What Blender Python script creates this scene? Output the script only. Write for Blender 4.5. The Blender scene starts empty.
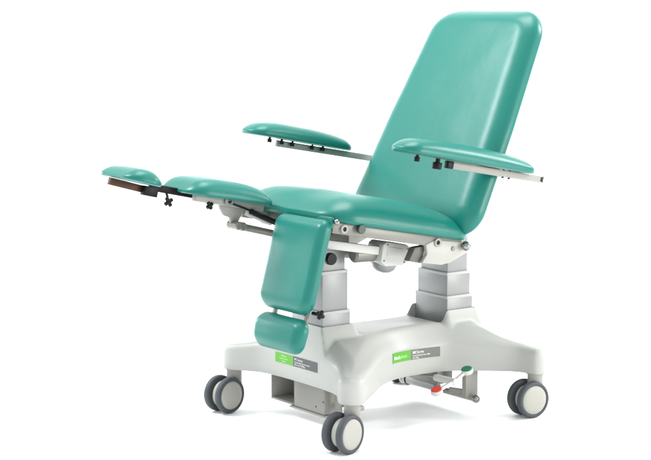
import bpy, bmesh, math, random
from mathutils import Vector, Matrix, noise
from mathutils.kdtree import KDTree
from mathutils.geometry import delaunay_2d_cdt

random.seed(4)
S = bpy.context.scene
COL = S.collection
R = math.radians

# ---------------------------------------------------------------- camera
cd = bpy.data.cameras.new("camera")
cam = bpy.data.objects.new("camera", cd)
COL.objects.link(cam)
cam.location = (-3.5784, -4.5475, 1.38)
PITCH, YAW = R(7.352), R(53.782)
fwd = Vector((math.cos(YAW) * math.cos(PITCH), math.sin(YAW) * math.cos(PITCH), -math.sin(PITCH)))
cam.rotation_euler = fwd.to_track_quat('-Z', 'Y').to_euler()
cd.sensor_width = 36.0
cd.lens = 94.73
cd.clip_start = 0.1
cd.clip_end = 200
S.camera = cam

# ---------------------------------------------------------------- light (white photo studio)
w = bpy.data.worlds.new("World")
S.world = w
w.use_nodes = True
bg = w.node_tree.nodes["Background"]
bg.inputs[0].default_value = (0.97, 0.985, 1.0, 1)
bg.inputs[1].default_value = 0.80

def area(name, loc, target, size, size_y, power, col):
    l = bpy.data.lights.new(name, 'AREA')
    l.shape = 'RECTANGLE'
    l.size, l.size_y = size, size_y
    l.energy = power
    l.color = col
    o = bpy.data.objects.new(name, l)
    COL.objects.link(o)
    o.location = loc
    o.rotation_euler = (Vector(target) - Vector(loc)).to_track_quat('-Z', 'Y').to_euler()
    return o

area("softbox_key", (-2.6, 2.3, 4.1), (0, 0, 0.6), 1.4, 1.4, 150, (0.95, 0.975, 1.0))
area("added_low_fill", (-1.6, 4.3, 1.15), (0.1, 0, 0.35), 1.2, 0.9, 42, (0.94, 0.97, 1.0))  # unseen fill added to brighten the foot-facing side of the rear column
area("softbox_top", (0.3, 0.4, 4.2), (0, 0, 0), 2.0, 2.0, 85, (1, 1, 1))
area("added_side_fill", (2.0, -3.8, 1.0), (0, 0, 0.2), 1.6, 1.0, 62, (1.0, 0.985, 0.95))  # unseen fill, set low to lift the near skirt and the shadow under the base
area("backdrop_light", (4.2, -1.6, 3.4), (3.6, 5.0, 0.8), 1.5, 1.5, 220, (1, 1, 1))

S.view_settings.view_transform = 'Standard'
S.view_settings.look = 'None'
S.view_settings.gamma = 1
S.view_settings.exposure = 0.5

# ---------------------------------------------------------------- materials
def mat(name, col, rough=0.5, metal=0.0, spec=0.5, bump=0.0, scale=200.0, var=0.0, coat=0.0):
    m = bpy.data.materials.new(name)
    m.use_nodes = True
    nt = m.node_tree
    b = nt.nodes["Principled BSDF"]
    b.inputs["Base Color"].default_value = (*col, 1)
    b.inputs["Roughness"].default_value = rough
    b.inputs["Metallic"].default_value = metal
    b.inputs["Specular IOR Level"].default_value = spec
    if coat:
        b.inputs["Coat Weight"].default_value = coat
        b.inputs["Coat Roughness"].default_value = 0.2
    tc = nt.nodes.new("ShaderNodeTexCoord")
    if bump:
        n = nt.nodes.new("ShaderNodeTexNoise")
        n.inputs["Scale"].default_value = scale
        n.inputs["Detail"].default_value = 3
        nt.links.new(tc.outputs["Object"], n.inputs["Vector"])
        bp = nt.nodes.new("ShaderNodeBump")
        bp.inputs["Strength"].default_value = bump
        bp.inputs["Distance"].default_value = 0.001
        nt.links.new(n.outputs["Fac"], bp.inputs["Height"])
        nt.links.new(bp.outputs["Normal"], b.inputs["Normal"])
    if var:
        n2 = nt.nodes.new("ShaderNodeTexNoise")
        n2.inputs["Scale"].default_value = 14
        n2.inputs["Detail"].default_value = 4
        nt.links.new(tc.outputs["Object"], n2.inputs["Vector"])
        mr = nt.nodes.new("ShaderNodeMapRange")
        mr.inputs["To Min"].default_value = rough - var
        mr.inputs["To Max"].default_value = rough + var
        nt.links.new(n2.outputs["Fac"], mr.inputs["Value"])
        nt.links.new(mr.outputs["Result"], b.inputs["Roughness"])
    return m

VINYL = mat("teal_vinyl", (0.006, 0.156, 0.124), 0.35, spec=0.36, bump=0.10, scale=420, var=0.04)
def soft_creases(m):
    nt = m.node_tree
    b = nt.nodes["Principled BSDF"]
    old = b.inputs["Normal"].links[0].from_socket
    tc = nt.nodes.new("ShaderNodeTexCoord")
    n = nt.nodes.new("ShaderNodeTexNoise")
    n.inputs["Scale"].default_value = 13
    n.inputs["Detail"].default_value = 5
    n.inputs["Roughness"].default_value = 0.45
    n.inputs["Distortion"].default_value = 0.6
    nt.links.new(tc.outputs["Object"], n.inputs["Vector"])
    bp = nt.nodes.new("ShaderNodeBump")
    bp.inputs["Strength"].default_value = 0.2
    bp.inputs["Distance"].default_value = 0.004
    nt.links.new(n.outputs["Fac"], bp.inputs["Height"])
    nt.links.new(old, bp.inputs["Normal"])
    nt.links.new(bp.outputs["Normal"], b.inputs["Normal"])
soft_creases(VINYL)
PAINT = mat("off_white_moulding", (0.405, 0.41, 0.385), 0.40, spec=0.3, bump=0.02, scale=300, var=0.05)
FRAME = mat("cream_painted_steel", (0.305, 0.30, 0.275), 0.40, spec=0.3, var=0.05)
COLLAR = mat("pale_grey_collar", (0.42, 0.42, 0.405), 0.4, spec=0.4, var=0.04)
ALU = mat("grey_anodised_column", (0.262, 0.267, 0.264), 0.40, metal=0.2, spec=0.45, var=0.04)
WHITE = mat("white_enamel", (0.56, 0.56, 0.53), 0.4, spec=0.3, var=0.04)
RUBBER = mat("grey_rubber", (0.06, 0.067, 0.074), 0.55, spec=0.3, bump=0.03, scale=300, var=0.05)
DISC = mat("pale_wheel_cover", (0.37, 0.365, 0.33), 0.45, spec=0.3, var=0.04)
BLACK = mat("black_plastic", (0.006, 0.006, 0.0065), 0.45, spec=0.2, var=0.05)
CHROME = mat("polished_steel", (0.30, 0.295, 0.28), 0.2, metal=1.0, var=0.04)
STEEL = mat("dull_steel", (0.20, 0.195, 0.175), 0.40, metal=0.35, var=0.05)
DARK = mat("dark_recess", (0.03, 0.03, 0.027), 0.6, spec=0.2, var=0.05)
BROWN = mat("brown_wood_edge", (0.085, 0.038, 0.022), 0.5, spec=0.25, bump=0.1, scale=60, var=0.08)
GREEN = mat("green_label", (0.085, 0.34, 0.02), 0.4, var=0.03)
GREY = mat("grey_label", (0.13, 0.13, 0.12), 0.4, var=0.03)
CHAR = mat("charcoal_label", (0.06, 0.062, 0.065), 0.4, var=0.03)
INK = mat("white_print", (0.85, 0.88, 0.83), 0.5, var=0.03)
PALEINK = mat("pale_green_print", (0.42, 0.80, 0.33), 0.5, var=0.03)
RED = mat("red_pedal_pad", (0.62, 0.035, 0.015), 0.45, bump=0.05, var=0.04)
PGREEN = mat("green_pedal_pad", (0.0, 0.15, 0.075), 0.45, bump=0.05, var=0.04)
FLOORM = mat("white_studio_floor", (0.94, 0.945, 0.95), 0.5, spec=0.2, var=0.04)

# ---------------------------------------------------------------- helpers
def link(name, me, parent=None):
    o = bpy.data.objects.new(name, me)
    COL.objects.link(o)
    if parent:
        o.parent = parent
    return o

def finish(name, bm, mats, parent=None, angle=35, smooth=True):
    bmesh.ops.recalc_face_normals(bm, faces=bm.faces)
    me = bpy.data.meshes.new(name)
    bm.to_mesh(me)
    bm.free()
    for m in (mats if isinstance(mats, (list, tuple)) else [mats]):
        me.materials.append(m)
    for p in me.polygons:
        p.use_smooth = smooth
    if smooth:
        me.set_sharp_from_angle(angle=R(angle))
    return link(name, me, parent)

def merge(dst, src, mi=0):
    for f in src.faces:
        f.material_index = mi
    tmp = bpy.data.meshes.new("t")
    src.to_mesh(tmp)
    src.free()
    dst.from_mesh(tmp)
    bpy.data.meshes.remove(tmp)

def frame(o, ex, ey, en):
    return Matrix(((ex[0], ey[0], en[0], o[0]), (ex[1], ey[1], en[1], o[1]), (ex[2], ey[2], en[2], o[2]), (0, 0, 0, 1)))

# tilted frame of the seat: u towards the head end, y to the far side, n up
T = R(10.5)
EU = Vector((math.cos(T), 0, -math.sin(T)))
EN = Vector((math.sin(T), 0, math.cos(T)))
EY = Vector((0, 1, 0))
ORG = Vector((-0.416, 0, 0.717))
MU = frame(ORG, EU, EY, EN)

def U(u, y, n):
    return ORG + EU * u + EY * y + EN * n

def box(bm, c, size, M=None, bev=0.003, mi=0, seg=2):
    b = bmesh.new()
    bmesh.ops.create_cube(b, size=1)
    for v in b.verts:
        v.co = Vector((v.co.x * size[0], v.co.y * size[1], v.co.z * size[2]))
    if bev:
        bmesh.ops.bevel(b, geom=b.edges[:], offset=min(bev, min(size) * 0.45), segments=seg, profile=0.5, affect='EDGES')
    bmesh.ops.translate(b, verts=b.verts, vec=Vector(c))
    if M is not None:
        bmesh.ops.transform(b, matrix=M, verts=b.verts)
    merge(bm, b, mi)

def axis_matrix(p, d):
    d = Vector(d).normalized()
    a = Vector((0, 0, 1)) if abs(d.z) < 0.9 else Vector((1, 0, 0))
    x = a.cross(d).normalized()
    y = d.cross(x)
    return frame(p, x, y, d)

def lathe(bm, p, d, prof, n=40, mi=0):
    """prof: list of (radius, height) along the axis d from point p"""
    M = axis_matrix(p, d)
    b = bmesh.new()
    rows = []
    for r, h in prof:
        if r < 1e-6:
            rows.append([b.verts.new(M @ Vector((0, 0, h)))])
        else:
            rows.append([b.verts.new(M @ Vector((r * math.cos(2 * math.pi * i / n), r * math.sin(2 * math.pi * i / n), h))) for i in range(n)])
    for a, c in zip(rows, rows[1:]):
        for i in range(n):
            j = (i + 1) % n
            if len(a) == 1 and len(c) == 1:
                continue
            if len(a) == 1:
                b.faces.new((a[0], c[i], c[j]))
            elif len(c) == 1:
                b.faces.new((a[i], a[j], c[0]))
            else:
                b.faces.new((a[i], a[j], c[j], c[i]))
    merge(bm, b, mi)

def rod(bm, p0, p1, r, n=20, mi=0, bev=None):
    p0, p1 = Vector(p0), Vector(p1)
    L = (p1 - p0).length
    e = min(r * 0.25, L * 0.2) if bev is None else bev
    lathe(bm, p0, p1 - p0, [(0, 0), (r - e, 0), (r, e), (r, L - e), (r - e, L), (0, L)], n, mi)

def ball(bm, c, r, mi=0, n=24):
    prof = [(r * math.sin(math.pi * k / 14), -r * math.cos(math.pi * k / 14)) for k in range(15)]
    lathe(bm, c, (0, 0.3, 1), prof, n, mi)

def bar(bm, p0, p1, w, h, up=(0, 0, 1), bev=0.003, mi=0):
    """rectangular bar from p0 to p1; h along up, w across"""
    p0, p1 = Vector(p0), Vector(p1)
    d = (p1 - p0)
    L = d.length
    d.normalize()
    s = d.cross(Vector(up)).normalized()
    t = s.cross(d)
    box(bm, (L / 2, 0, 0), (L, w, h), frame(p0, d, s, t), bev, mi)

def prism(bm, pts, M, th, bev=0.002, mi=0):
    """polygon pts (2D) in the x/z plane of M, thickness th along y"""
    b = bmesh.new()
    a = [b.verts.new((x, -th / 2, z)) for x, z in pts]
    c = [b.verts.new((x, th / 2, z)) for x, z in pts]
    b.faces.new(a)
    b.faces.new(c[::-1])
    n = len(pts)
    for i in range(n):
        j = (i + 1) % n
        b.faces.new((a[j], a[i], c[i], c[j]))
    bmesh.ops.recalc_face_normals(b, faces=b.faces)
    if bev:
        bmesh.ops.bevel(b, geom=b.edges[:], offset=bev, segments=2, profile=0.5, affect='EDGES')
    bmesh.ops.transform(b, matrix=M, verts=b.verts)
    merge(bm, b, mi)

def rounded(poly, d, arc=9, per=10):
    """convex counter-clockwise polygon [(x,y,r)], offset inwards by d, corners rounded: constant point count"""
    n = len(poly)
    P = [Vector((p[0], p[1])) for p in poly]
    off = []
    for i in range(n):
        a, b, c = P[i - 1], P[i], P[(i + 1) % n]
        d1, d2 = (b - a).normalized(), (c - b).normalized()
        n1, n2 = Vector((-d1.y, d1.x)), Vector((-d2.y, d2.x))
        m = (n1 + n2).normalized()
        off.append(b + m * (d / max(m.dot(n1), 0.2)))
    arcs = []
    for i in range(n):
        a, b, c = off[i - 1], off[i], off[(i + 1) % n]
        d1, d2 = (a - b).normalized(), (c - b).normalized()
        ang = math.acos(max(-1, min(1, d1.dot(d2))))
        r = max(poly[i][2] - d, 0.002)
        t = min(r / math.tan(ang / 2), 0.49 * (a - b).length, 0.49 * (c - b).length)
        r = t * math.tan(ang / 2)
        ctr = b + (d1 + d2).normalized() * (r / math.sin(ang / 2))
        s, e = b + d1 * t - ctr, b + d2 * t - ctr
        a0 = math.atan2(s.y, s.x)
        da = math.atan2(e.y, e.x) - a0
        while da > math.pi: da -= 2 * math.pi
        while da < -math.pi: da += 2 * math.pi
        arcs.append([ctr + Vector((math.cos(a0 + da * k / arc), math.sin(a0 + da * k / arc))) * r for k in range(arc + 1)])
    out = []
    for i in range(n):
        out += arcs[i]
        p, q = arcs[i][-1], arcs[(i + 1) % n][0]
        out += [p.lerp(q, k / per) for k in range(1, per)]
    return out

def ell(x):
    x = max(0.0, min(1.0, x))
    return math.sqrt(max(0.0, 1 - (1 - x) ** 2))

def cushion(name, poly, M, side, crown, r0, r1, rv, parent, bot=0.012, seed=0, wob=0.0012, slant=0.0, sag=0.0, material=None):
    """upholstered pad: outline poly in local x/y, flat back at z=0, side wall up to `side`, domed top adding `crown`;
    r0/r1 length over which the dome falls at the low/high x end, rv at the sides"""
    xs = [p[0] for p in poly]
    x0, x1 = min(xs), max(xs)
    cx = sum(xs) / len(xs)
    cy = sum(p[1] for p in poly) / len(poly)
    dmax = min(rv, 0.9 * min(p[2] for p in poly))
    bm = bmesh.new()
    rings = []
    def add(pts, z):
        rings.append([bm.verts.new((p.x, p.y, z(p) if callable(z) else z)) for p in pts])
    def edge_y(x):                                        # half-width available at x (pads are symmetric about cy)
        return max(0.001, hw(x))
    base = rounded(poly, 0)
    ymax = {}
    def hw(x):
        k = round(x, 3)
        if k not in ymax:
            best = 0
            for a, b in zip(base, base[1:] + base[:1]):
                if (a.x - x) * (b.x - x) <= 0 and abs(a.x - b.x) > 1e-9:
                    t = (x - a.x) / (b.x - a.x)
                    best = max(best, abs(a.y + (b.y - a.y) * t - cy))
            ymax[k] = best
        return ymax[k]
    def top(p, dd):
        g = ell((p.x - x0) / r0) * ell((x1 - p.x) / r1)
        h = edge_y(p.x)
        q = min(1.0, abs(p.y - cy) / h)
        z = side + crown * (0.18 * ell(dd / dmax) + 0.82 * g * ell(dd / rv if dd < rv else 1)) * (1 - 0.10 * q * q)
        return z
    for k in range(0, 5):                                 # rounded lower edge
        a = math.pi / 2 * k / 4
        d = bot * (1 - math.sin(a))
        add(rounded(poly, d), bot * (1 - math.cos(a)))
    if side > bot + 0.004:
        for k in range(1, 4):
            add(rounded(poly, 0), bot + (side - bot) * k / 3)
    for k in range(1, 11):
        d = dmax * (1 - math.cos(math.pi / 2 * k / 10))
        d = max(d, dmax * 0.004)
        pts = rounded(poly, d)
        add(pts, lambda p, d=d: top(p, d))
    last = rounded(poly, dmax)
    N = 22
    for k in range(1, N):
        s = 1 - k / N
        pts = [Vector((cx + (p.x - cx) * s, cy + (p.y - cy) * s)) for p in last]
        dd0 = dmax
        add(pts, lambda p, s=s: top(p, dmax + (1 - s) * hw(cx) * 1.0))
    m = len(last)
    for a, b in zip(rings, rings[1:]):
        for i in range(m):
            j = (i + 1) % m
            bm.faces.new((a[i], a[j], b[j], b[i]))
    c = bm.verts.new((cx, cy, top(Vector((cx, cy)), 1)))
    for i in range(m):
        bm.faces.new((rings[-1][i], rings[-1][(i + 1) % m], c))
    bm.faces.new(rings[0][::-1])
    for v in bm.verts:
        if v.co.z > bot * 1.05:
            q = v.co * 9 + Vector((seed * 7.1, seed * 3.3, 0))
            v.co.z += wob * noise.noise(q)
            v.co += Vector((noise.noise(q + Vector((5, 0, 0))), noise.noise(q + Vector((0, 9, 0))), 0)) * wob * 0.6
    bmesh.ops.transform(bm, matrix=M, verts=bm.verts)
    return finish(name, bm, material or VINYL, parent, angle=60)

# ---------------------------------------------------------------- setting: one white sweep, floor curving up into the backdrop
def sweep():
    bm = bmesh.new()
    f2 = Vector((math.cos(YAW), math.sin(YAW), 0))
    r2 = Vector((math.sin(YAW), -math.cos(YAW), 0))
    prof = [(-9.0, 0.0), (-4, 0.0), (-1, 0.0), (1.5, 0.0), (3.2, 0.0)]
    rad = 1.6
    prof += [(3.2 + rad * math.sin(a), rad - rad * math.cos(a)) for a in [math.pi / 2 * k / 24 for k in range(1, 25)]]
    prof += [(4.8, 3.0), (4.8, 5.0)]
    rows = []
    for d, z in prof:
        rows.append([bm.verts.new(f2 * d + r2 * x + Vector((0, 0, z))) for x in (-9, -4, 0, 4, 9)])
    for a, b in zip(rows, rows[1:]):
        for i in range(4):
            bm.faces.new((a[i], a[i + 1], b[i + 1], b[i]))
    o = finish("floor", bm, FLOORM, None, angle=80)
    o["kind"] = "structure"
    o["label"] = "seamless white studio floor curving up into a white backdrop"
    return o
sweep()

# ---------------------------------------------------------------- the chair
chair = bpy.data.objects.new("treatment_chair", None)
COL.objects.link(chair)
chair["label"] = "teal vinyl treatment chair with split leg rests on a white wheeled base"
chair["category"] = "treatment chair"

# ---- moulded base cover
def base_outline():
    q = [(-0.352, 0.0), (-0.353, -0.07), (-0.356, -0.14), (-0.368, -0.215), (-0.398, -0.268), (-0.428, -0.312)]
    for a in range(180, 308, 16):
        q.append((-0.392 + 0.043 * math.cos(R(a)), -0.339 + 0.043 * math.sin(R(a))))
    q += [(-0.325, -0.333), (-0.25, -0.272), (-0.165, -0.202), (-0.10, -0.164), (-0.04, -0.143), (0.03, -0.136), (0.10, -0.138), (0.160, -0.150), (0.222, -0.190), (0.30, -0.252), (0.345, -0.300)]
    for a in range(232, 361, 16):
        q.append((0.392 + 0.043 * math.cos(R(a)), -0.339 + 0.043 * math.sin(R(a))))
    q += [(0.428, -0.312), (0.398, -0.268), (0.368, -0.215), (0.354, -0.14), (0.352, -0.06), (0.352, 0.0)]
    pts = q + [(x, -y) for x, y in q[-2:0:-1]]
    n = len(pts)
    out = []
    for i in range(n):                                    # Catmull-Rom
        p0, p1, p2, p3 = (Vector(pts[(i + k) % n]) for k in (-1, 0, 1, 2))
        st = max(1, int((p2 - p1).length / 0.006))
        for k in range(st):
            t = k / st
            out.append(0.5 * ((2 * p1) + (p2 - p0) * t + (2 * p0 - 5 * p1 + 4 * p2 - p3) * t * t + (3 * p1 - p0 - 3 * p2 + p3) * t ** 3))
    for _ in range(6):
        out = [(out[i - 1] + out[i] * 2 + out[(i + 1) % len(out)]) / 4 for i in range(len(out))]
    return out

OUT = base_outline()
Z0, ZS = 0.148, 0.234
CX, CA, CB = 0.267, 0.061, 0.090                          # column centre, half sizes of the opening

def sm(x):
    x = max(0.0, min(1.0, x))
    return x * x * (3 - 2 * x)

def smax(a, b, k):
    h = max(0.0, min(1.0, 0.5 + 0.5 * (a - b) / k))
    return b + (a - b) * h + k * h * (1 - h)

def base_top(x, y, d):
    rr = 0.024
    z = ZS - (rr - math.sqrt(max(0, rr * rr - (rr - min(d, rr)) ** 2)))
    rise = 0.078 * sm((0.37 - abs(y)) / 0.30)
    fx = 0.62 + 0.38 * sm(abs(x) / 0.22)
    q = sm(d / 0.065)
    z += rise * (0.47 * fx * (1 - q) + 0.98 * q)
    ax = abs(x) - CX
    ox = max(0, ax - CA)                                  # outside, end side
    ix = max(0, -ax - CA)                                 # towards the middle
    oy = max(0, abs(y) - CB)
    inside = abs(ax) < CA and abs(y) < CB
    if inside:
        return 0.30 if ax > -CA + 0.01 else 0.296
    dist = math.hypot(ox, oy)
    if ix > 0:
        if abs(y) < CB + 0.002:
            return z - 0.022 * sm(1 - ix / 0.045) * sm((CB - abs(y)) / 0.012)
        dist = math.hypot(oy, ix * 1.0)
    ped = 0.347 - 1.9 * max(0, dist - 0.006) if dist < 0.2 else 0
    ped = min(ped, 0.236 + 5.5 * d) if ox < 0.05 else ped
    return smax(z, ped, 0.008)

def base_mesh():
    n = len(OUT)
    nrm = []
    for i in range(n):
        t = (OUT[(i + 1) % n] - OUT[i - 1]).normalized()
        nrm.append(Vector((-t.y, t.x)))                    # inward for counter-clockwise
    area2 = sum(OUT[i].x * OUT[(i + 1) % n].y - OUT[(i + 1) % n].x * OUT[i].y for i in range(n))
    if area2 < 0:
        nrm = [-v for v in nrm]
    bm = bmesh.new()
    kd = KDTree(n)
    for i, q in enumerate(OUT):
        kd.insert((q.x, q.y, 0), i)
    kd.balance()
    def dist(p):
        return kd.find((p.x, p.y, 0))[2]
    rings2 = []
    ds = [0.0, 0.0006, 0.0022, 0.005, 0.008, 0.0115, 0.015, 0.018, 0.021, 0.024, 0.027]
    for d in ds:
        rings2.append([OUT[i] + nrm[i] * d for i in range(n)])
    # interior grid points
    pts, step = [], 0.005
    m = int(0.46 / step)
    for i in range(-m, m + 1):
        for j in range(-m, m + 1):
            p = Vector((i * step, j * step))
            if abs(p.x) > 0.44 or abs(p.y) > 0.39:
                continue
            if dist(p) > 0.031:
                # inside test
                c = False
                for k in range(n):
                    a, b = OUT[k], OUT[k - 1]
                    if (a.y > p.y) != (b.y > p.y) and p.x < (b.x - a.x) * (p.y - a.y) / (b.y - a.y) + a.x:
                        c = not c
                if c:
                    pts.append(p)
    inner = rings2[-1]
    vs = list(inner) + pts
    edges = [(i, (i + 1) % n) for i in range(n)]
    v2, e2, f2, *_ = delaunay_2d_cdt(vs, edges, [], 1, 1e-6)
    dcache = [dist(p) for p in v2]
    tv = [bm.verts.new((p.x, p.y, base_top(p.x, p.y, max(0.027, dd)))) for p, dd in zip(v2, dcache)]
    for f in f2:
        try:
            bm.faces.new([tv[i] for i in f])
        except ValueError:
            pass
    rows = []
    for d, ring in zip(ds[:-1], rings2[:-1]):
        rows.append([bm.verts.new((p.x, p.y, base_top(p.x, p.y, d))) for p in ring])
    rows.append(tv[:n])
    lowz = [(0.0, Z0 + 0.03), (0.0, Z0 + 0.006), (0.002, Z0 + 0.0015), (0.006, Z0), (0.02, Z0)]
    low = []
    for d, z in lowz:
        low.append([bm.verts.new((OUT[i].x + nrm[i].x * d, OUT[i].y + nrm[i].y * d, z)) for i in range(n)])
    seq = low[::-1] + rows
    for a, b in zip(seq, seq[1:]):
        for i in range(n):
            j = (i + 1) % n
            try:
                bm.faces.new((a[i], a[j], b[j], b[i]))
            except ValueError:
                pass
    return bm
base = finish("base", base_mesh(), PAINT, chair, angle=40)

# ---- telescopic columns
def column(x):
    bm = bmesh.new()
    box(bm, (x, 0, (0.29 + 0.3915) / 2), (0.116, 0.174, 0.3915 - 0.29), None, 0.004)
    o = finish("lift_column", bm, ALU, chair)
    for k, (hx, hy, za, zb) in enumerate(((0.053, 0.080, 0.385, 0.4725 if x > 0 else 0.524), (0.046, 0.073, 0.465, 0.600 if x > 0 else 0.62))):
        bm = bmesh.new()
        box(bm, (x, 0, (za + zb) / 2), (2 * hx, 2 * hy, zb - za), None, 0.004)
        finish("column_stage", bm, ALU, o)
    for (hx, hy, z) in ((0.0585, 0.0875, 0.3925), (0.0535, 0.0805, 0.4735 if x > 0 else 0.525)):
        bm = bmesh.new()                                   # pale wiper ring round the top of each stage
        box(bm, (x, 0, z - 0.003), (2 * hx, 2 * hy, 0.012), None, 0.0035)
        finish("column_collar", bm, COLLAR, o)
    return o
column(-CX)
column(CX)

# ---- castors
def caster(x, y, rot, trail=0.048):
    ax = Vector((math.sin(rot), -math.cos(rot), 0))        # outward axle
    tr = Vector((-math.cos(rot), -math.sin(rot), 0))       # trailing direction
    c = Vector((x, y, 0.0625)) + tr * trail
    bm = bmesh.new()
    lathe(bm, (x, y, 0.088), (0, 0, 1), [(0, 0), (0.026, 0), (0.027, 0.004), (0.027, 0.0565), (0.031, 0.0568), (0.031, 0.062), (0, 0.062)])
    o = finish("caster", bm, FRAME, chair)
    bm = bmesh.new()
    rod(bm, c - ax * 0.0145, c + ax * 0.0145, 0.046, 40)
    box(bm, (0.022, 0, 0.026), (0.06, 0.028, 0.04), frame(c, -tr, ax, Vector((0, 0, 1))), 0.008)
    finish("wheel_hood", bm, DISC, o)
    for s in (-1, 1):
        p = c + ax * s * 0.0165
        bm = bmesh.new()
        prof = [(0.040, 0.0), (0.056, 0.0), (0.0605, 0.002), (0.0625, 0.006), (0.0625, 0.016), (0.0605, 0.021), (0.0565, 0.0235), (0.0515, 0.0235), (0.050, 0.022), (0.049, 0.018)]
        lathe(bm, p, ax * s, prof, 64)
        t = finish("tyre", bm, RUBBER, o, angle=50)
        bm = bmesh.new()
        lathe(bm, p, ax * s, [(0.0495, 0.0), (0.0495, 0.021), (0.047, 0.0235), (0.035, 0.0252), (0.018, 0.0262), (0, 0.0265)], 64)
        finish("wheel_cover", bm, DISC, o, angle=50)
    return o
caster(-0.392, -0.339, R(15))
caster(-0.392, 0.339, R(10))
caster(0.392, -0.339, R(-6), 0.030)
caster(0.392, 0.339, R(20))

# ---- seat
cushion("seat", [(-0.012, -0.285, 0.10), (0.590, -0.292, 0.09), (0.590, 0.292, 0.09), (-0.012, 0.285, 0.10)],
        frame(U(0, 0, 0.001), EU, EY, EN), 0.020, 0.080, 0.19, 0.30, 0.12, chair, bot=0.012, seed=1, wob=0.002)

# ---- backrest
EB = Vector((0.458, 0, 0.889)).normalized()
NB = Vector((-EB.z, 0, EB.x))
cushion("backrest", [(0.0, 0.340, 0.09), (0.0, -0.340, 0.09), (0.40, -0.313, 0.9), (0.830, -0.268, 0.115), (0.830, 0.268, 0.115), (0.40, 0.313, 0.9)],
        frame(Vector((0.128, 0, 0.624)), EB, EY, NB),
        0.026, 0.052, 0.10, 0.075, 0.070, chair, bot=0.018, seed=2, wob=0.0012)

# ---- leg rests
# hanging leg rest (near side)
DH = Vector((-0.255, 0, -0.967)).normalized()              # down along the pad
NH = Vector((-0.967, 0, 0.255)).normalized()               # pad front
HB = Vector((-0.420, 0, 0.712))                            # hinge line on the pad's back
def H(d, y, n):
    return HB + DH * d + EY * y + NH * n
hl = cushion("leg_rest", [(-0.008, -0.280, 0.03), (0.298, -0.276, 0.05), (0.298, -0.010, 0.05), (-0.008, -0.010, 0.03)],
             frame(HB, DH, EY, NH), 0.020, 0.026, 0.045, 0.05, 0.024, chair, bot=0.010, seed=3, wob=0.002)
cushion("foot_rest", [(0.312, -0.278, 0.04), (0.424, -0.266, 0.04), (0.424, -0.024, 0.04), (0.312, -0.012, 0.04)],
        frame(HB, DH, EY, NH), 0.018, 0.030, 0.045, 0.045, 0.028, hl, bot=0.010, seed=4, wob=0.002)
for y in (-0.245, -0.075):
    bm = bmesh.new()
    bar(bm, H(0.27, y, 0.006), H(0.37, y, 0.006), 0.024, 0.008, NH)
    finish("leg_bracket", bm, STEEL, hl)
bm = bmesh.new()
kp = H(0.285, -0.292, -0.012)
rod(bm, H(0.285, -0.25, -0.012), kp, 0.006)
for a in (20, 110, 200, 290):
    dv = DH * math.cos(R(a)) + NH * math.sin(R(a))
    rod(bm, kp, kp + dv * 0.015, 0.006, 12)
ball(bm, kp, 0.011)
finish("star_knob", bm, BLACK, hl)
# green vinyl flap over the hinge
bm = bmesh.new()
prism(bm, [(0, 0), (0.012, 0.0), (0.012, -0.036), (0.0, -0.034)], frame(U(-0.010, -0.142, 0.016), EU, EY, EN), 0.262, 0.004)
finish("hinge_flap", bm, VINYL, hl)

# raised leg rest (far side), in line with the seat
def G(d, y, n):
    return U(-0.018 - d, y, n)
MG = frame(U(-0.018, 0, 0.022), -EU, -EY, EN)
fl = cushion("leg_rest", [(0.0, -0.275, 0.035), (0.315, -0.266, 0.06), (0.315, -0.034, 0.06), (0.0, -0.022, 0.035)],
             MG, 0.008, 0.052, 0.15, 0.12, 0.055, chair, bot=0.006, seed=5, wob=0.002)
_a = R(4.5)
FU = (-EU) * math.cos(_a) + EN * math.sin(_a)
FN = EN * math.cos(_a) + EU * math.sin(_a)
cushion("foot_rest", [(0.0, -0.268, 0.045), (0.130, -0.262, 0.05), (0.130, -0.036, 0.05), (0.0, -0.028, 0.045)],
        frame(U(-0.018 - 0.418, 0, 0.030), FU, -EY, FN), 0.008, 0.038, 0.08, 0.09, 0.045, fl, bot=0.006, seed=6, wob=0.002)

# ---- arm rests
def armrest(sy, u0, u1, bar0, bar1, cap):
    y0, y1 = (-0.425, -0.295) if sy < 0 else (0.295, 0.425)
    M = frame(U(0, 0, 0.252), EU, EY, EN)
    a = cushion("armrest", [(u0, y0, 0.055), (u1, y0 + 0.014, 0.052), (u1, y1 - 0.014, 0.052), (u0, y1, 0.055)],
                M, 0.012, 0.042, 0.16, 0.22, 0.05, chair, bot=0.008, seed=7 + sy, wob=0.002)
    yc = sy * 0.362
    bm = bmesh.new()
    bar(bm, U(bar0, yc, 0.236), U(bar1, yc, 0.240), 0.016, 0.023, EN)
    finish("arm_rail", bm, FRAME, a)
    return a, yc
na, yn = armrest(-1, 0.138, 0.715, 0.365, 0.770, True)
fa, yf = armrest(1, 0.045, 0.495, 0.180, 0.660, True)
def knob(parent, c, d, r, h, name="clamp_knob", m=None):
    bm = bmesh.new()
    lathe(bm, c, d, [(0, 0), (r * 0.5, 0), (r * 0.5, h * 0.35), (r * 0.92, h * 0.36), (r, h * 0.45), (r, h * 0.9), (r * 0.9, h), (0, h)], 24)
    return finish(name, bm, m or BLACK, parent)
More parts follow.
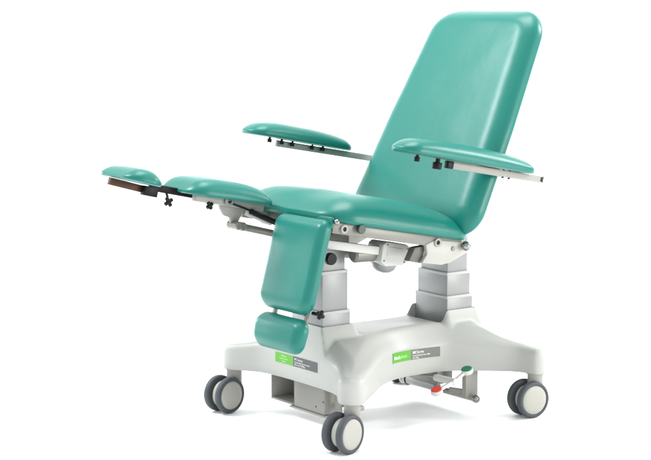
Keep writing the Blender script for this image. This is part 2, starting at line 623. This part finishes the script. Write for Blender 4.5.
# near arm fittings
bm = bmesh.new(); bar(bm, U(0.345, yn, 0.2365), U(0.370, yn, 0.2365), 0.020, 0.0245, EN); finish("clamp_block", bm, BLACK, na)
bm = bmesh.new(); bar(bm, U(0.766, yn, 0.240), U(0.7725, yn, 0.240), 0.0165, 0.0235, EN); bar(bm, U(0.758, yn - 0.0085, 0.240), U(0.766, yn - 0.0085, 0.240), 0.001, 0.015, EN); finish("end_cap", bm, BLACK, na)
knob(na, U(0.308, yn, 0.250), -EN, 0.0155, 0.034)
knob(na, U(0.238, yn + 0.02, 0.254), -EN, 0.009, 0.024)
bm = bmesh.new(); bar(bm, U(0.19, yn, 0.2545), U(0.60, yn, 0.2545), 0.06, 0.006, EN); finish("pad_plate", bm, STEEL, na)
for u in (0.590, 0.618):
    bm = bmesh.new()
    rod(bm, U(u, yn - 0.004, 0.2565), U(u, yn - 0.004, 0.222), 0.004, 12)
    finish("clamp_screw", bm, DARK, na)
# far arm fittings
bm = bmesh.new(); bar(bm, U(0.12, yf, 0.2555), U(0.43, yf, 0.2555), 0.07, 0.006, EN); finish("pad_plate", bm, FRAME, fa)
for u, y, r in ((0.125, 0.325, 0.0085), (0.185, 0.338, 0.0095), (0.235, 0.343, 0.0085), (0.322, 0.343, 0.0075), (0.366, 0.340, 0.0095)):
    knob(fa, U(u, y, 0.254), -EN, r * 0.92, 0.020)
bm = bmesh.new()
bar(bm, U(0.70, -0.345, 0.240), U(0.70, 0.345, 0.240), 0.030, 0.020, EN)
bar(bm, U(0.64, 0.0, 0.240), U(0.60, 0.0, 0.0), 0.05, 0.03, EY)
finish("arm_support", bm, FRAME, chair)

# ---- seat frame
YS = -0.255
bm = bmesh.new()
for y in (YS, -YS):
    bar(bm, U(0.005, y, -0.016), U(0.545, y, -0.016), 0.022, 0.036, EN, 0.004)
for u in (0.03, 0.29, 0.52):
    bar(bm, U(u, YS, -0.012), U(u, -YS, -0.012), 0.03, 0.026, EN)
sf = finish("seat_frame", bm, mat("taupe_shadowed_steel", (0.20, 0.196, 0.172), 0.38, metal=0.15, spec=0.45, var=0.05), chair)  # shadow of the seat on the rail is put into this darker colour
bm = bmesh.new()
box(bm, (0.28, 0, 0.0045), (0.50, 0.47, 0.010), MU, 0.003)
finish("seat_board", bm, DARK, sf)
for y in (YS - 0.006, -YS + 0.006):
    bm = bmesh.new()
    prism(bm, [(0.390, -0.030), (0.43, -0.010), (0.575, -0.005), (0.585, -0.022), (0.570, -0.040), (0.508, -0.078), (0.470, -0.090), (0.385, -0.092), (0.402, -0.060)],
          frame(U(0, y, 0), EU, EY, EN), 0.016, 0.003)
    finish("side_plate", bm, mat("cream_side_plate", (0.40, 0.395, 0.36), 0.38, spec=0.4, var=0.05), sf)
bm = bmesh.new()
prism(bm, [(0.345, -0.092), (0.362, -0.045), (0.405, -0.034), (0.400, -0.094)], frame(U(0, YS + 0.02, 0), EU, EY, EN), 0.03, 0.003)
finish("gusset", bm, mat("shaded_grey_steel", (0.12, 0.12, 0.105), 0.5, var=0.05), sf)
for u, n in ((0.047, -0.016), (0.437, -0.018)):
    bm = bmesh.new()
    lathe(bm, U(u, YS - 0.009, n), -EY, [(0.0075, 0.001), (0.0075, 0.010), (0.014, 0.010), (0.014, 0.0), (0.0, 0.0)], 28)
    finish("bushing", bm, FRAME, sf)
    bm = bmesh.new()
    lathe(bm, U(u, YS - 0.0095, n), -EY, [(0, 0.006), (0.0078, 0.006), (0.0078, 0.0)], 24)
    finish("bushing_hole", bm, BLACK, sf)
knob(sf, U(0.106, YS - 0.012, -0.008), -EY, 0.0150, 0.020, "frame_knob", mat("black_green_plastic", (0.02, 0.04, 0.035), 0.3))
for u, y, n, r in ((0.550, -0.285, -0.016, 0.0165), (0.003, -0.285, 0.003, 0.0095)):
    bm = bmesh.new()
    rod(bm, U(u, YS, n), U(u, y, n), r * 0.6)
    ball(bm, U(u, y, n), r)
    finish("ball_end", bm, CHROME, sf)
bm = bmesh.new()
rod(bm, U(0.508, YS - 0.012, -0.031), U(0.508, YS - 0.018, -0.031), 0.008)
finish("bolt", bm, STEEL, sf)
# mounting heads on the columns
for x, z0, z1, w_ in ((-CX, 0.60, 0.655, 0.20), (CX, 0.545, 0.585, 0.14)):
    bm = bmesh.new()
    box(bm, (x, 0, (z0 + z1) / 2), (0.088, w_, z1 - z0), None, 0.006)
    finish("mounting_head", bm, FRAME, sf)

# tilt motor and its tubes under the seat
bm = bmesh.new()
prism(bm, [(0.300, -0.052), (0.312, -0.040), (0.400, -0.040), (0.418, -0.050), (0.418, -0.095), (0.395, -0.112), (0.322, -0.122), (0.300, -0.108)],
      frame(U(0, -0.120, 0), EU, EY, EN), 0.085, 0.005)
mo = finish("tilt_motor", bm, WHITE, chair)
bm = bmesh.new()
lathe(bm, U(0.352, -0.115, -0.106), -EN, [(0.042, 0), (0.042, 0.012), (0.036, 0.026), (0.022, 0.036), (0, 0.040)], 32)
finish("motor_cap", bm, ALU, mo)
bm = bmesh.new(); box(bm, (0.352, -0.1632, -0.073), (0.062, 0.002, 0.032), MU, 0.0004); finish("rating_plate", bm, WHITE, mo)
bm = bmesh.new(); bar(bm, U(0.040, -0.135, -0.074), U(0.298, -0.135, -0.074), 0.03, 0.029, EN, 0.005); finish("actuator_tube", bm, WHITE, mo)
bm = bmesh.new(); bar(bm, U(0.40, -0.06, -0.075), U(0.56, -0.06, -0.070), 0.012, 0.012, EN); finish("push_rod", bm, STEEL, mo)
bm = bmesh.new()
bar(bm, U(0.17, -0.03, -0.09), U(0.40, -0.03, -0.09), 0.06, 0.05, EN, 0.01)
finish("motor_bracket", bm, STEEL, mo)
knob(sf, U(0.085, -0.150, -0.118), -EY, 0.020, 0.032, "lock_knob")

bm = bmesh.new()
rod(bm, U(0.215, -0.115, -0.100), U(0.302, -0.115, -0.086), 0.026)
finish("gear_housing", bm, STEEL, mo)
bm = bmesh.new()
lathe(bm, U(0.418, -0.120, -0.072), EU, [(0, 0), (0.026, 0), (0.028, 0.003), (0.028, 0.010), (0.022, 0.013), (0.022, 0.022), (0, 0.022)], 28)
finish("end_flange", bm, STEEL, mo)
for u, n in ((0.318, -0.050), (0.406, -0.056), (0.312, -0.104), (0.398, -0.100)):
    bm = bmesh.new()
    rod(bm, U(u, -0.1615, n), U(u, -0.1645, n), 0.0032, 12)
    finish("screw", bm, STEEL, mo)

# ---- hardware under the raised leg
bm = bmesh.new()
bar(bm, G(0.02, 0.075, 0.012), G(0.285, 0.075, 0.014), 0.030, 0.026, EN, 0.004)
la = finish("leg_arm", bm, FRAME, fl)
bm = bmesh.new(); bar(bm, G(0.240, 0.145, 0.020), G(0.412, 0.145, 0.026), 0.022, 0.024, EN); finish("slide_tube", bm, BLACK, fl)
bm = bmesh.new(); bar(bm, G(0.425, 0.165, 0.015), G(0.548, 0.165, 0.026), 0.020, 0.023, EN, 0.002); finish("foot_board", bm, BROWN, fl)
bm = bmesh.new(); bar(bm, G(0.384, 0.145, 0.010), G(0.435, 0.145, 0.0125), 0.026, 0.031, EN, 0.003); finish("slide_clamp", bm, BLACK, fl)
def star(c, d1, d2, parent, r=0.018, q=0.0065):
    bm = bmesh.new()
    for a in (40, 130, 220, 310):
        dv = d1 * math.cos(R(a)) + d2 * math.sin(R(a))
        rod(bm, c, c + dv * r, q, 12)
    ball(bm, c, q * 1.4)
    rod(bm, c, c + EY * 0.02 + EN * 0.026, 0.0045, 10)
    finish("star_knob", bm, BLACK, parent)
star(G(0.352, 0.115, -0.013), EU, EN, fl, 0.016)
star(G(0.232, 0.06, -0.006), EU, EN, fl, 0.013)
bm = bmesh.new()
lathe(bm, G(0.165, 0.062, 0.018), -EY, [(0.016, 0), (0.016, 0.012), (0.008, 0.013), (0.008, 0.006), (0, 0.006)], 28)
finish("leg_pivot", bm, STEEL, fl)
bm = bmesh.new()                                            # bellcrank plate
prism(bm, [(-0.200, 0.012), (-0.085, 0.010), (-0.105, -0.020), (-0.118, -0.055), (-0.142, -0.058), (-0.150, -0.036), (-0.175, -0.032), (-0.192, -0.012)],
      frame(U(0, 0.090, 0), EU, EY, EN), 0.012, 0.003)
finish("crank_plate", bm, FRAME, fl)
bm = bmesh.new()
rod(bm, U(-0.185, 0.055, 0.014), U(-0.085, 0.055, -0.006), 0.0035)
rod(bm, U(-0.095, 0.055, -0.006), U(0.012, 0.055, -0.032), 0.0095)
finish("gas_spring", bm, BLACK, fl)
bm = bmesh.new(); bar(bm, U(-0.10, 0.075, -0.012), U(0.010, 0.075, -0.036), 0.010, 0.018, EN); finish("spring_guard", bm, WHITE, fl)
bm = bmesh.new()
prism(bm, [(-0.075, 0.016), (0.02, 0.012), (0.03, -0.045), (-0.005, -0.040), (-0.03, -0.012)], frame(U(0, 0.115, 0), EU, EY, EN), 0.012, 0.003)
finish("hinge_plate", bm, FRAME, fl)
bm = bmesh.new()
rod(bm, U(-0.135, 0.085, -0.058), U(0.10, 0.085, -0.074), 0.012)
finish("support_strut", bm, STEEL, fl)
bm = bmesh.new()
rod(bm, U(-0.132, 0.050, -0.058), U(-0.132, 0.110, -0.058), 0.0135)
rod(bm, U(-0.108, 0.058, -0.059), U(-0.108, 0.105, -0.059), 0.0145)
finish("strut_pin", bm, STEEL, fl)

# ---- battery box under the foot end
bm = bmesh.new()
box(bm, (-0.272, 0.031, 0.094), (0.045, 0.176, 0.108), None, 0.004)
bb = finish("battery_box", bm, FRAME, chair)
bm = bmesh.new()
box(bm, (-0.245, 0.188, 0.044), (0.095, 0.128, 0.008), None, 0.002)
box(bm, (-0.202, 0.188, 0.097), (0.006, 0.128, 0.098), None, 0.002)
box(bm, (-0.245, 0.2555, 0.094), (0.095, 0.006, 0.108), None, 0.002)
finish("box_tray", bm, FRAME, bb)
bm = bmesh.new()
box(bm, (-0.285, 0.04, 0.0365), (0.03, 0.20, 0.006), None, 0.002)
finish("box_lip", bm, FRAME, bb)
bm = bmesh.new()
box(bm, (-0.262, -0.092, 0.096), (0.012, 0.030, 0.105), None, 0.002)
box(bm, (-0.235, -0.135, 0.078), (0.03, 0.09, 0.016), None, 0.003)
finish("box_bracket", bm, FRAME, bb)
for y, z in ((-0.052, 0.085), (-0.01, 0.062)):
    bm = bmesh.new()
    rod(bm, (-0.2945, y, z), (-0.2965, y, z), 0.0025, 10)
    finish("screw", bm, DARK, bb)

# ---- foot pedal assembly under the near side
PX = 0.247
bm = bmesh.new()
rod(bm, (PX, -0.19, 0.050), (PX, 0.19, 0.050), 0.011)
pd = finish("pedal_bar", bm, FRAME, chair)
for y in (-0.2, 0.2):
    bm = bmesh.new(); ball(bm, (PX, y, 0.050), 0.0145); finish("ball_end", bm, CHROME, pd)
for y in (-0.165, 0.165):
    bm = bmesh.new()
    box(bm, (PX + 0.002, y, 0.103), (0.055, 0.022, 0.105), None, 0.003)
    finish("pedal_post", bm, FRAME, pd)
bm = bmesh.new()
rod(bm, (PX - 0.02, 0.145, 0.062), (PX - 0.02, -0.02, 0.062), 0.017)
finish("pedal_motor", bm, ALU, pd)
bm = bmesh.new(); rod(bm, (PX - 0.02, 0.150, 0.062), (PX - 0.02, 0.143, 0.062), 0.0185); finish("motor_ring", bm, BLACK, pd)
bm = bmesh.new(); bar(bm, (0.10, -0.06, 0.132), (0.205, -0.10, 0.106), 0.012, 0.008); finish("pedal_link", bm, STEEL, pd)
bm = bmesh.new()
box(bm, (0.20, -0.02, 0.115), (0.07, 0.14, 0.05), None, 0.004)
finish("pedal_housing", bm, STEEL, pd)
bm = bmesh.new(); bar(bm, (0.21, -0.10, 0.07), (0.25, -0.17, 0.066), 0.014, 0.018); finish("pedal_lever", bm, FRAME, pd)
PA, PB, PC = Vector((0.037, -0.240, 0.112)), Vector((0.113, -0.240, 0.136)), Vector((0.170, -0.240, 0.166))
bm = bmesh.new()
bar(bm, PA + (PB - PA) * 0.2, PB, 0.014, 0.012, bev=0.004)
bar(bm, PB, PC - (PC - PB) * 0.2, 0.014, 0.012, bev=0.004)
rod(bm, PB + Vector((0, -0.010, -0.001)), PB + Vector((0, 0.10, -0.004)), 0.012)
pr = finish("pedal_rocker", bm, WHITE, pd)
for p, m in ((PA, RED), (PC, PGREEN)):
    tl = (PC - PA).normalized()
    up = tl.cross(Vector((0, 1, 0))); up = -up if up.z < 0 else up
    up = (up * 0.6 + Vector((0, 0, 1)) * 0.4 + Vector((-0.06, -0.12, 0))).normalized()
    bm = bmesh.new()
    lathe(bm, p, up, [(0, -0.010), (0.017, -0.010), (0.0205, -0.006), (0.0205, 0.004), (0.019, 0.006), (0, 0.006)], 32)
    finish("pedal_cup", bm, WHITE, pd)
    bm = bmesh.new()
    lathe(bm, p, up, [(0.0188, 0.0045), (0.0188, 0.0075), (0.017, 0.0092), (0, 0.0098)], 32)
    finish("pedal_pad", bm, m, pd)

# ---- product labels, following the curved skirt
def surf(v, side):
    """long side: y of the skirt at x = v; front: x of the skirt at y = v"""
    best = None
    n = len(OUT)
    for i in range(n):
        a, b = OUT[i], OUT[(i + 1) % n]
        if side == 'near':
            if (a.x - v) * (b.x - v) <= 0 and a.x != b.x and max(a.y, b.y) < 0:
                y = a.y + (b.y - a.y) * (v - a.x) / (b.x - a.x)
                best = y if best is None else max(best, y)
        else:
            if (a.y - v) * (b.y - v) <= 0 and a.y != b.y and max(a.x, b.x) < 0:
                x = a.x + (b.x - a.x) * (v - a.y) / (b.y - a.y)
                best = x if best is None else max(best, x)
    return best

def bend(side, start, zc, off):
    if side == 'near':
        return lambda p: Vector((start + p.x, surf(start + p.x, side) - off - p.z, zc + p.y))
    return lambda p: Vector((surf(start - p.x, side) - off - p.z, start - p.x, zc + p.y))

def product_label(side, start, zc, wid, hgt, split, cols, lines, tilt=0.0):
    f = bend(side, start, zc, 0.0)
    bm = bmesh.new()
    n = 24
    for x0, x1, mi in ((0, split, 0), (split, wid, 1)):
        pr = None
        for k in range(n + 1):
            x = x0 + (x1 - x0) * k / n
            cur = [bm.verts.new(f(Vector((x, y + tilt * x, z)))) for y, z in ((-hgt / 2, 0.0002), (-hgt / 2, 0.0012), (hgt / 2, 0.0012), (hgt / 2, 0.0002))]
            if pr:
                for q in range(3):
                    fc = bm.faces.new((pr[q], cur[q], cur[q + 1], pr[q + 1]))
                    fc.material_index = mi
            pr = cur
    lab = finish("product_label", bm, cols, chair)
    for text, x, y, size, m, wt, width, al in lines:
        cu = bpy.data.curves.new("lettering", 'FONT')
        cu.body, cu.size, cu.offset, cu.align_x, cu.resolution_u = text, size, wt, al, 3
        t = bpy.data.objects.new("lettering", cu)
        me = bpy.data.meshes.new_from_object(t)
        bpy.data.objects.remove(t)
        for v in me.vertices:
            px = v.co.x * width + x
            v.co = f(Vector((px, v.co.y + y + tilt * px, 0.0020)))
        me.materials.append(m)
        link("lettering", me, lab)
    return lab

product_label('near', -0.086, 0.2235, 0.218, 0.0335, 0.0935, [GREEN, GREY], [
    ("Medi", 0.008, -0.006, 0.0165, INK, 0.0002, 0.95, 'LEFT'),
    ("plinth", 0.0395, -0.006, 0.0165, PALEINK, 0.0001, 0.95, 'LEFT'),
    ("MC", 0.101, 0.003, 0.0125, INK, 0.0002, 1.0, 'LEFT'),
    ("Series", 0.121, 0.003, 0.0125, INK, 0.0, 1.0, 'LEFT'),
    ("Controlled by foot", 0.101, -0.0065, 0.0080, INK, 0.0, 1.0, 'LEFT'),
    ("bar", 0.166, -0.0065, 0.0085, INK, 0.0001, 1.0, 'LEFT'),
    ("Max 200kg", 0.101, -0.0140, 0.0070, INK, 0.0, 0.9, 'LEFT'),
], -0.012)
product_label('front', 0.142, 0.2165, 0.242, 0.0335, 0.103, [GREEN, CHAR], [
    ("Medical", 0.051, 0.0055, 0.0095, PALEINK, 0.0, 1.0, 'CENTER'),
    ("examination", 0.051, -0.0035, 0.0095, PALEINK, 0.0, 1.0, 'CENTER'),
    ("chairs", 0.051, -0.0125, 0.0095, PALEINK, 0.0, 1.0, 'CENTER'),
    ("MC Series", 0.111, 0.0045, 0.0105, INK, 0.0, 1.1, 'LEFT'),
    ("Controlled by foot bar", 0.111, -0.0045, 0.0080, INK, 0.0, 1.2, 'LEFT'),
    ("Max load 200kg", 0.111, -0.0125, 0.0080, INK, 0.0, 1.2, 'LEFT'),
])
